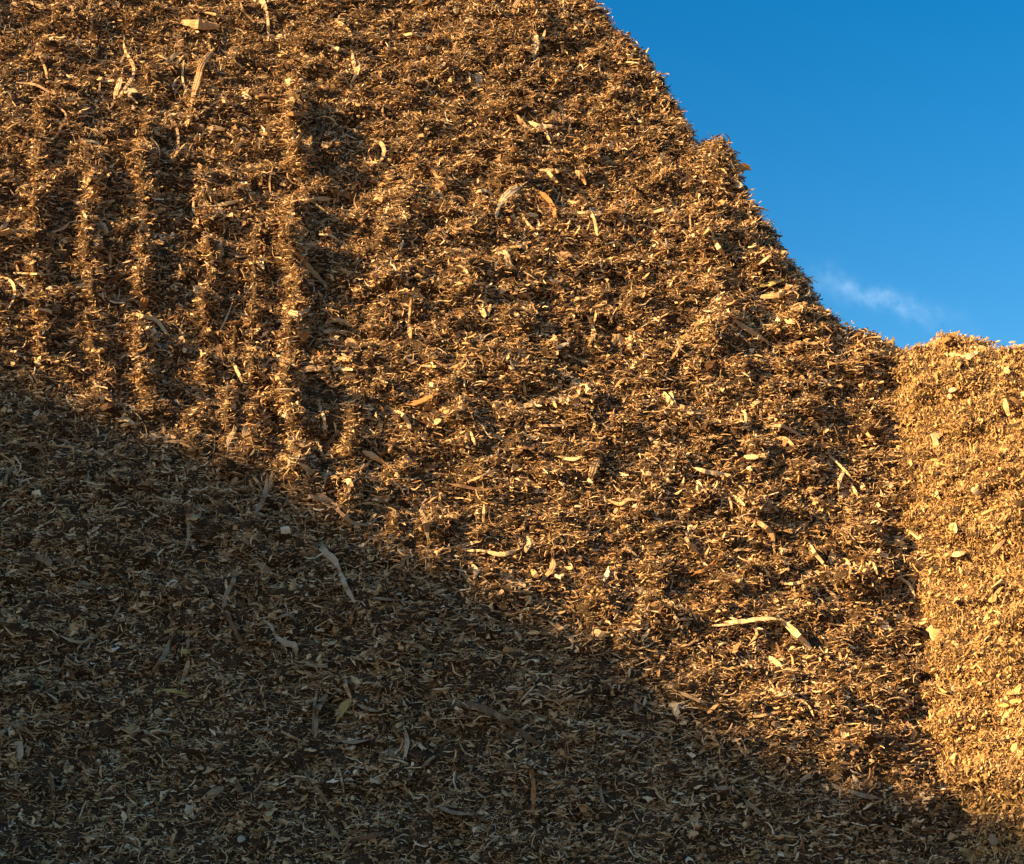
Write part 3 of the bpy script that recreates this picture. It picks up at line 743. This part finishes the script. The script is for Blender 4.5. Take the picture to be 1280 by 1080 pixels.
 ('wood_strip','B',[(5,(1262,497),(1270,501),(1281,508))]),
 ('wood_chip','W',[(7,(1186,488),(1196,486))]),
 ('wood_chip','W',[(6,(1184,497),(1190,494))]),
 ('splinter','W',[(2.4,(1261,428),(1270,427))]),
 ('splinter','W',[(2.2,(1271,433),(1282,430))]),
 ('splinter','P',[(2.4,(1167,437),(1169,428))]),
 ('wood_chip','P',[(7,(1255,461),(1262,466))]),
 ('wood_chip','W',[(10,(23,926),(26,948))],'whitish grey square tab standing upright low at the left','the whitish square tab','square'),
 ('wood_strip','G',[(5,(14,906),(27,909),(41,919)),(5,(-2,917),(12,910))]),
 ('fibre','T',[(2.8,(95,853),(97,865),(105,874))]),
 ('wood_strip','B',[(5.4,(62,969),(66,984),(65,998))]),
 ('wood_strip','Y',[(4.2,(203,862),(218,864),(231,867))]),
 ('wood_chip','T',[(7.5,(193,888),(203,892))]),
 ('wood_strip','G',[(3.6,(397,859),(393,884),(391,917)),(8,(409,868),(400,879),(396,893)),(5,(396,892),(395,906),(394,921))],'tall grey blade-like strip split at the top, low in the shade','the tall split grey blade'),
 ('dead_leaf','Y',[(13,(441,874),(430,883),(420,902))],'yellow green curled leaf in the shade beside the split grey blade','the yellow green leaf','leaf'),
 ('wood_strip','T',[(5.4,(430,841),(432,857),(439,873))]),
 ('wood_strip','G',[(4.4,(446,880),(460,886),(474,889))]),
 ('wood_strip','G',[(4.8,(424,925),(440,928),(459,925))]),
 ('fibre','T',[(2.8,(351,914),(365,921),(379,927))]),
 ('wood_burl','G',[],'rounded grooved grey knob of wood low in the shade','the grooved grey knob','knob'),
 ('wood_strip','W',[(5.6,(506,911),(509,928),(506,946))],'whitish upright strip standing beside the grooved knob','the whitish strip by the knob'),
 ('fibre','T',[(3,(423,959),(427,975),(430,991))]),
 ('wood_chip','G',[(9,(255,998),(268,990),(280,984))],'grey cigar-shaped chip near the bottom of the picture','the cigar-shaped chip'),
 ('wood_chip','B',[(9,(295,979),(302,991))]),
 ('wood_strip','G',[(5.6,(395,984),(402,994),(409,1004))]),
 ('wood_chip','G',[(6.5,(324,1005),(341,1007))]),
 ('wood_chip','W',[(8,(298,1052),(305,1045))]),
 ('wood_strip','B',[(6.2,(444,1048),(463,1045),(480,1041))]),
 ('fibre','G',[(4,(411,1029),(418,1040),(425,1051))]),
 ('fibre','G',[(3.2,(371,976),(391,967))]),
 ('bark_piece','B',[(9,(571,880),(588,882),(605,886),(621,893)),(6.5,(642,909),(657,920),(676,932))],'long brown bark slab lying aslant low in the shade','the long brown bark slab'),
 ('wood_chip','G',[(9,(618,892),(631,900),(643,911))]),
 ('wood_strip','O',[(5.6,(665,968),(667,985),(666,1011)),(7,(662,964),(668,970))],'rusty upright peg with a knobbed head near the bottom','the rusty knobbed peg'),
 ('wood_chip','W',[(6,(529,845),(539,852))]),
 ('wood_strip','G',[(4.8,(547,1007),(565,1015),(589,1018))]),
 ('fibre','G',[(2.8,(529,956),(543,945))]),
 ('wood_strip','G',[(4.6,(750,981),(752,996),(757,1009))]),
 ('wood_chip','G',[(7,(713,983),(723,990))]),
 ('fibre','G',[(3.4,(689,848),(711,849))]),
 ('fibre','G',[(2.4,(591,956),(587,966))]),
 ('wood_strip','T',[(5.6,(848,864),(865,872),(881,879))],'tan slanting strip just below the shadow edge','the tan strip below the shadow edge'),
 ('wood_chip','T',[(5.8,(884,891),(897,881))]),
 ('fibre','G',[(4.4,(794,877),(795,891))]),
 ('wood_strip','G',[(5.8,(766,915),(783,917),(797,923))]),
 ('fibre','G',[(3.2,(777,938),(790,948),(803,954))]),
 ('fibre','T',[(2.8,(897,959),(902,969),(909,978))]),
 ('wood_strip','G',[(4.8,(932,1002),(943,1010),(954,1021))]),
 ('wood_strip','G',[(4.6,(894,986),(912,985),(923,991))]),
 ('bent_strip','P',[(4,(973,868),(985,867)),(8.5,(984,865),(992,872)),(3.6,(990,869),(1005,878),(1013,886),(1018,899))],'pale strip with a bright knuckle at the sunlit lower edge','the strip with a bright knuckle'),
 ('wood_chip','T',[(9,(965,904),(976,907))]),
 ('fibre','T',[(3.2,(942,896),(960,893),(976,889))]),
 ('wood_strip','G',[(4.8,(1060,988),(1078,994),(1096,997))]),
 ('wood_chip','G',[(10,(1237,1044),(1246,1055))],'pale greenish grey chip at the foot of the mound, near the bottom corner','the greenish grey corner chip'),
 ('wood_strip','G',[(4.6,(1000,977),(1014,967))]),
 ('wood_chip','P',[(7.5,(1190,862),(1199,859))]),
]

def cat_of(nm):
    return {'forked_root': 'root', 'fibre': 'fibre', 'wood_chip': 'wood chip', 'bark_piece': 'bark piece', 'dead_leaf': 'leaf', 'wood_burl': 'burl',
            'splinter': 'splinter', 'splinter_tuft': 'splinter', 'fibre_tuft': 'fibre tuft', 'wood_board': 'splinter'}.get(nm, 'wood strip')
GROUPS = {'fibre': 'loose fibres on the piles', 'wood chip': 'loose chips on the piles', 'wood strip': 'loose strips on the piles',
          'root': 'forked roots on the piles', 'splinter': 'splinters on the piles', 'bark piece': 'bark pieces on the piles'}
marks = []
for e in PIECES:
    if len(e) > 4:
        if e[2]: pts = [p for s_ in e[2] for p in s_[1:]]; marks.append((sum(p[0] for p in pts)/len(pts), sum(p[1] for p in pts)/len(pts), e[4]))
        else: marks.append((486, 945, e[4]))

def describe(segs):
    pts = segs[0][1:]; w_ = segs[0][0]; a, b = Vector(pts[0]), Vector(pts[-1]); ch = (b-a).length
    ln = sum((Vector(p)-Vector(q)).length for p, q in zip(pts, pts[1:]))
    size = 'short' if ln < 20 else ('long' if ln > 36 else '')
    ang_ = abs(math.degrees(math.atan2(b.y-a.y, b.x-a.x))) % 180
    pose = 'lying level,' if ang_ < 22 or ang_ > 158 else ('upright,' if 62 < ang_ < 118 else ('slanting downwards,' if ((b.y-a.y)*(b.x-a.x) > 0) else 'slanting upwards,'))
    dev = max(abs((Vector(p)-a).cross((b-a).normalized())) for p in pts) if len(pts) > 2 else 0
    form = 'strongly bent' if dev/max(ch, 1) > .22 else ('curved' if dev/max(ch, 1) > .09 else 'straight')
    return size, pose, form

def side(dx, dy):
    s_ = ('just ' if math.hypot(dx, dy) < 45 else ('well ' if math.hypot(dx, dy) > 110 else ''))
    if abs(dx) > 1.8*abs(dy): return s_ + ('right of ' if dx > 0 else 'left of ')
    if abs(dy) > 1.8*abs(dx): return s_ + ('below ' if dy > 0 else 'above ')
    return s_ + ('below and ' if dy > 0 else 'above and ') + ('right of ' if dx > 0 else 'left of ')

used = set(e[3] for e in PIECES if len(e) > 3)
count = {}
for k, e in enumerate(PIECES):
    nm, tone, segs = e[0], e[1], e[2]; R_ = random.Random(100+k)
    V, Fc, UV = [], [], []
    shp = e[5] if len(e) > 5 else ('chip' if nm == 'wood_chip' else 'strip')
    if shp == 'knob':
        V, Fc, UV = knob(486, 945, 12, R_); cx, cyy = 486, 945
    else:
        for s_ in segs:
            sh = shp if s_ is segs[0] or shp == 'chip' else 'strip'
            v_, f_, u_ = ribbon(s_[1:], s_[0], R_, sh); o0 = len(V); V += v_; UV += u_; Fc += [tuple(i+o0 for i in f) for f in f_]
        big = segs[0]
        if nm in ('wood_strip', 'bent_strip', 'curled_strip', 'bark_piece', 'forked_root') and len(big) > 2:
            for e_ in (1, -1):                      # torn ends fray into hairs that run out of the strip
                a_, b_ = (Vector(big[1]), Vector(big[2])) if e_ == 1 else (Vector(big[-1]), Vector(big[-2]))
                dr = (a_-b_).normalized(); m0 = a_ - dr*min(6, (a_-b_).length*.6); nrm = Vector((-dr.y, dr.x))
                for _ in range(R_.choice((1, 2, 2))):
                    q0 = m0 + nrm*big[0]*R_.uniform(-.3, .3); l_ = R_.uniform(.8, 2.2)*big[0] + 6
                    q1 = q0 + dr*l_*.6 + nrm*R_.uniform(-2, 2); q2 = q0 + dr*l_ + nrm*R_.uniform(-5, 5)
                    v_, f_, u_ = ribbon([tuple(q0), tuple(q1), tuple(q2)], R_.uniform(1.2, 2.0), R_, 'tail', lift=.034); o0 = len(V); V += v_; UV += u_; Fc += [tuple(i+o0 for i in f) for f in f_]
        pts = [p for s_ in segs for p in s_[1:]]; cx, cyy = sum(p[0] for p in pts)/len(pts), sum(p[1] for p in pts)/len(pts)
    org = sum(V, Vector())/len(V); V = [v_-org for v_ in V]
    o = mesh_obj(nm, V, Fc, TONES[tone][1], smooth=False); o.location = org
    uvl = o.data.uv_layers.new(name='UVMap'); li = np.zeros(len(o.data.loops), dtype=np.int32); o.data.loops.foreach_get('vertex_index', li)
    uvl.data.foreach_set('uv', np.array(UV, dtype=np.float32)[li].ravel())
    cat = cat_of(nm)
    if len(e) > 3: label = e[3]
    else:
        size, pose, form = describe(segs)
        near = sorted(marks, key=lambda m: math.hypot(m[0]-cx, m[1]-cyy))
        noun = {'forked_root': 'forked root'}.get(nm, nm.replace('_', ' ')).replace('curled strip', 'strip').replace('bent strip', 'strip')
        label = None
        for m in near[:6]:
            for words in ((size, form, TONES[tone][0], noun, pose), ('thin' if segs[0][0] < 3 else '', size, form, TONES[tone][0], noun, pose)):
                t_ = ' '.join(q for q in words if q) + ' ' + side(cx-m[0], cyy-m[1]) + m[2]
                if len(t_.split()) <= 16 and t_ not in used: label = t_; break
            if label: break
        label = label or t_
        used.add(label)
    tag(o, label, cat, GROUPS.get(cat))
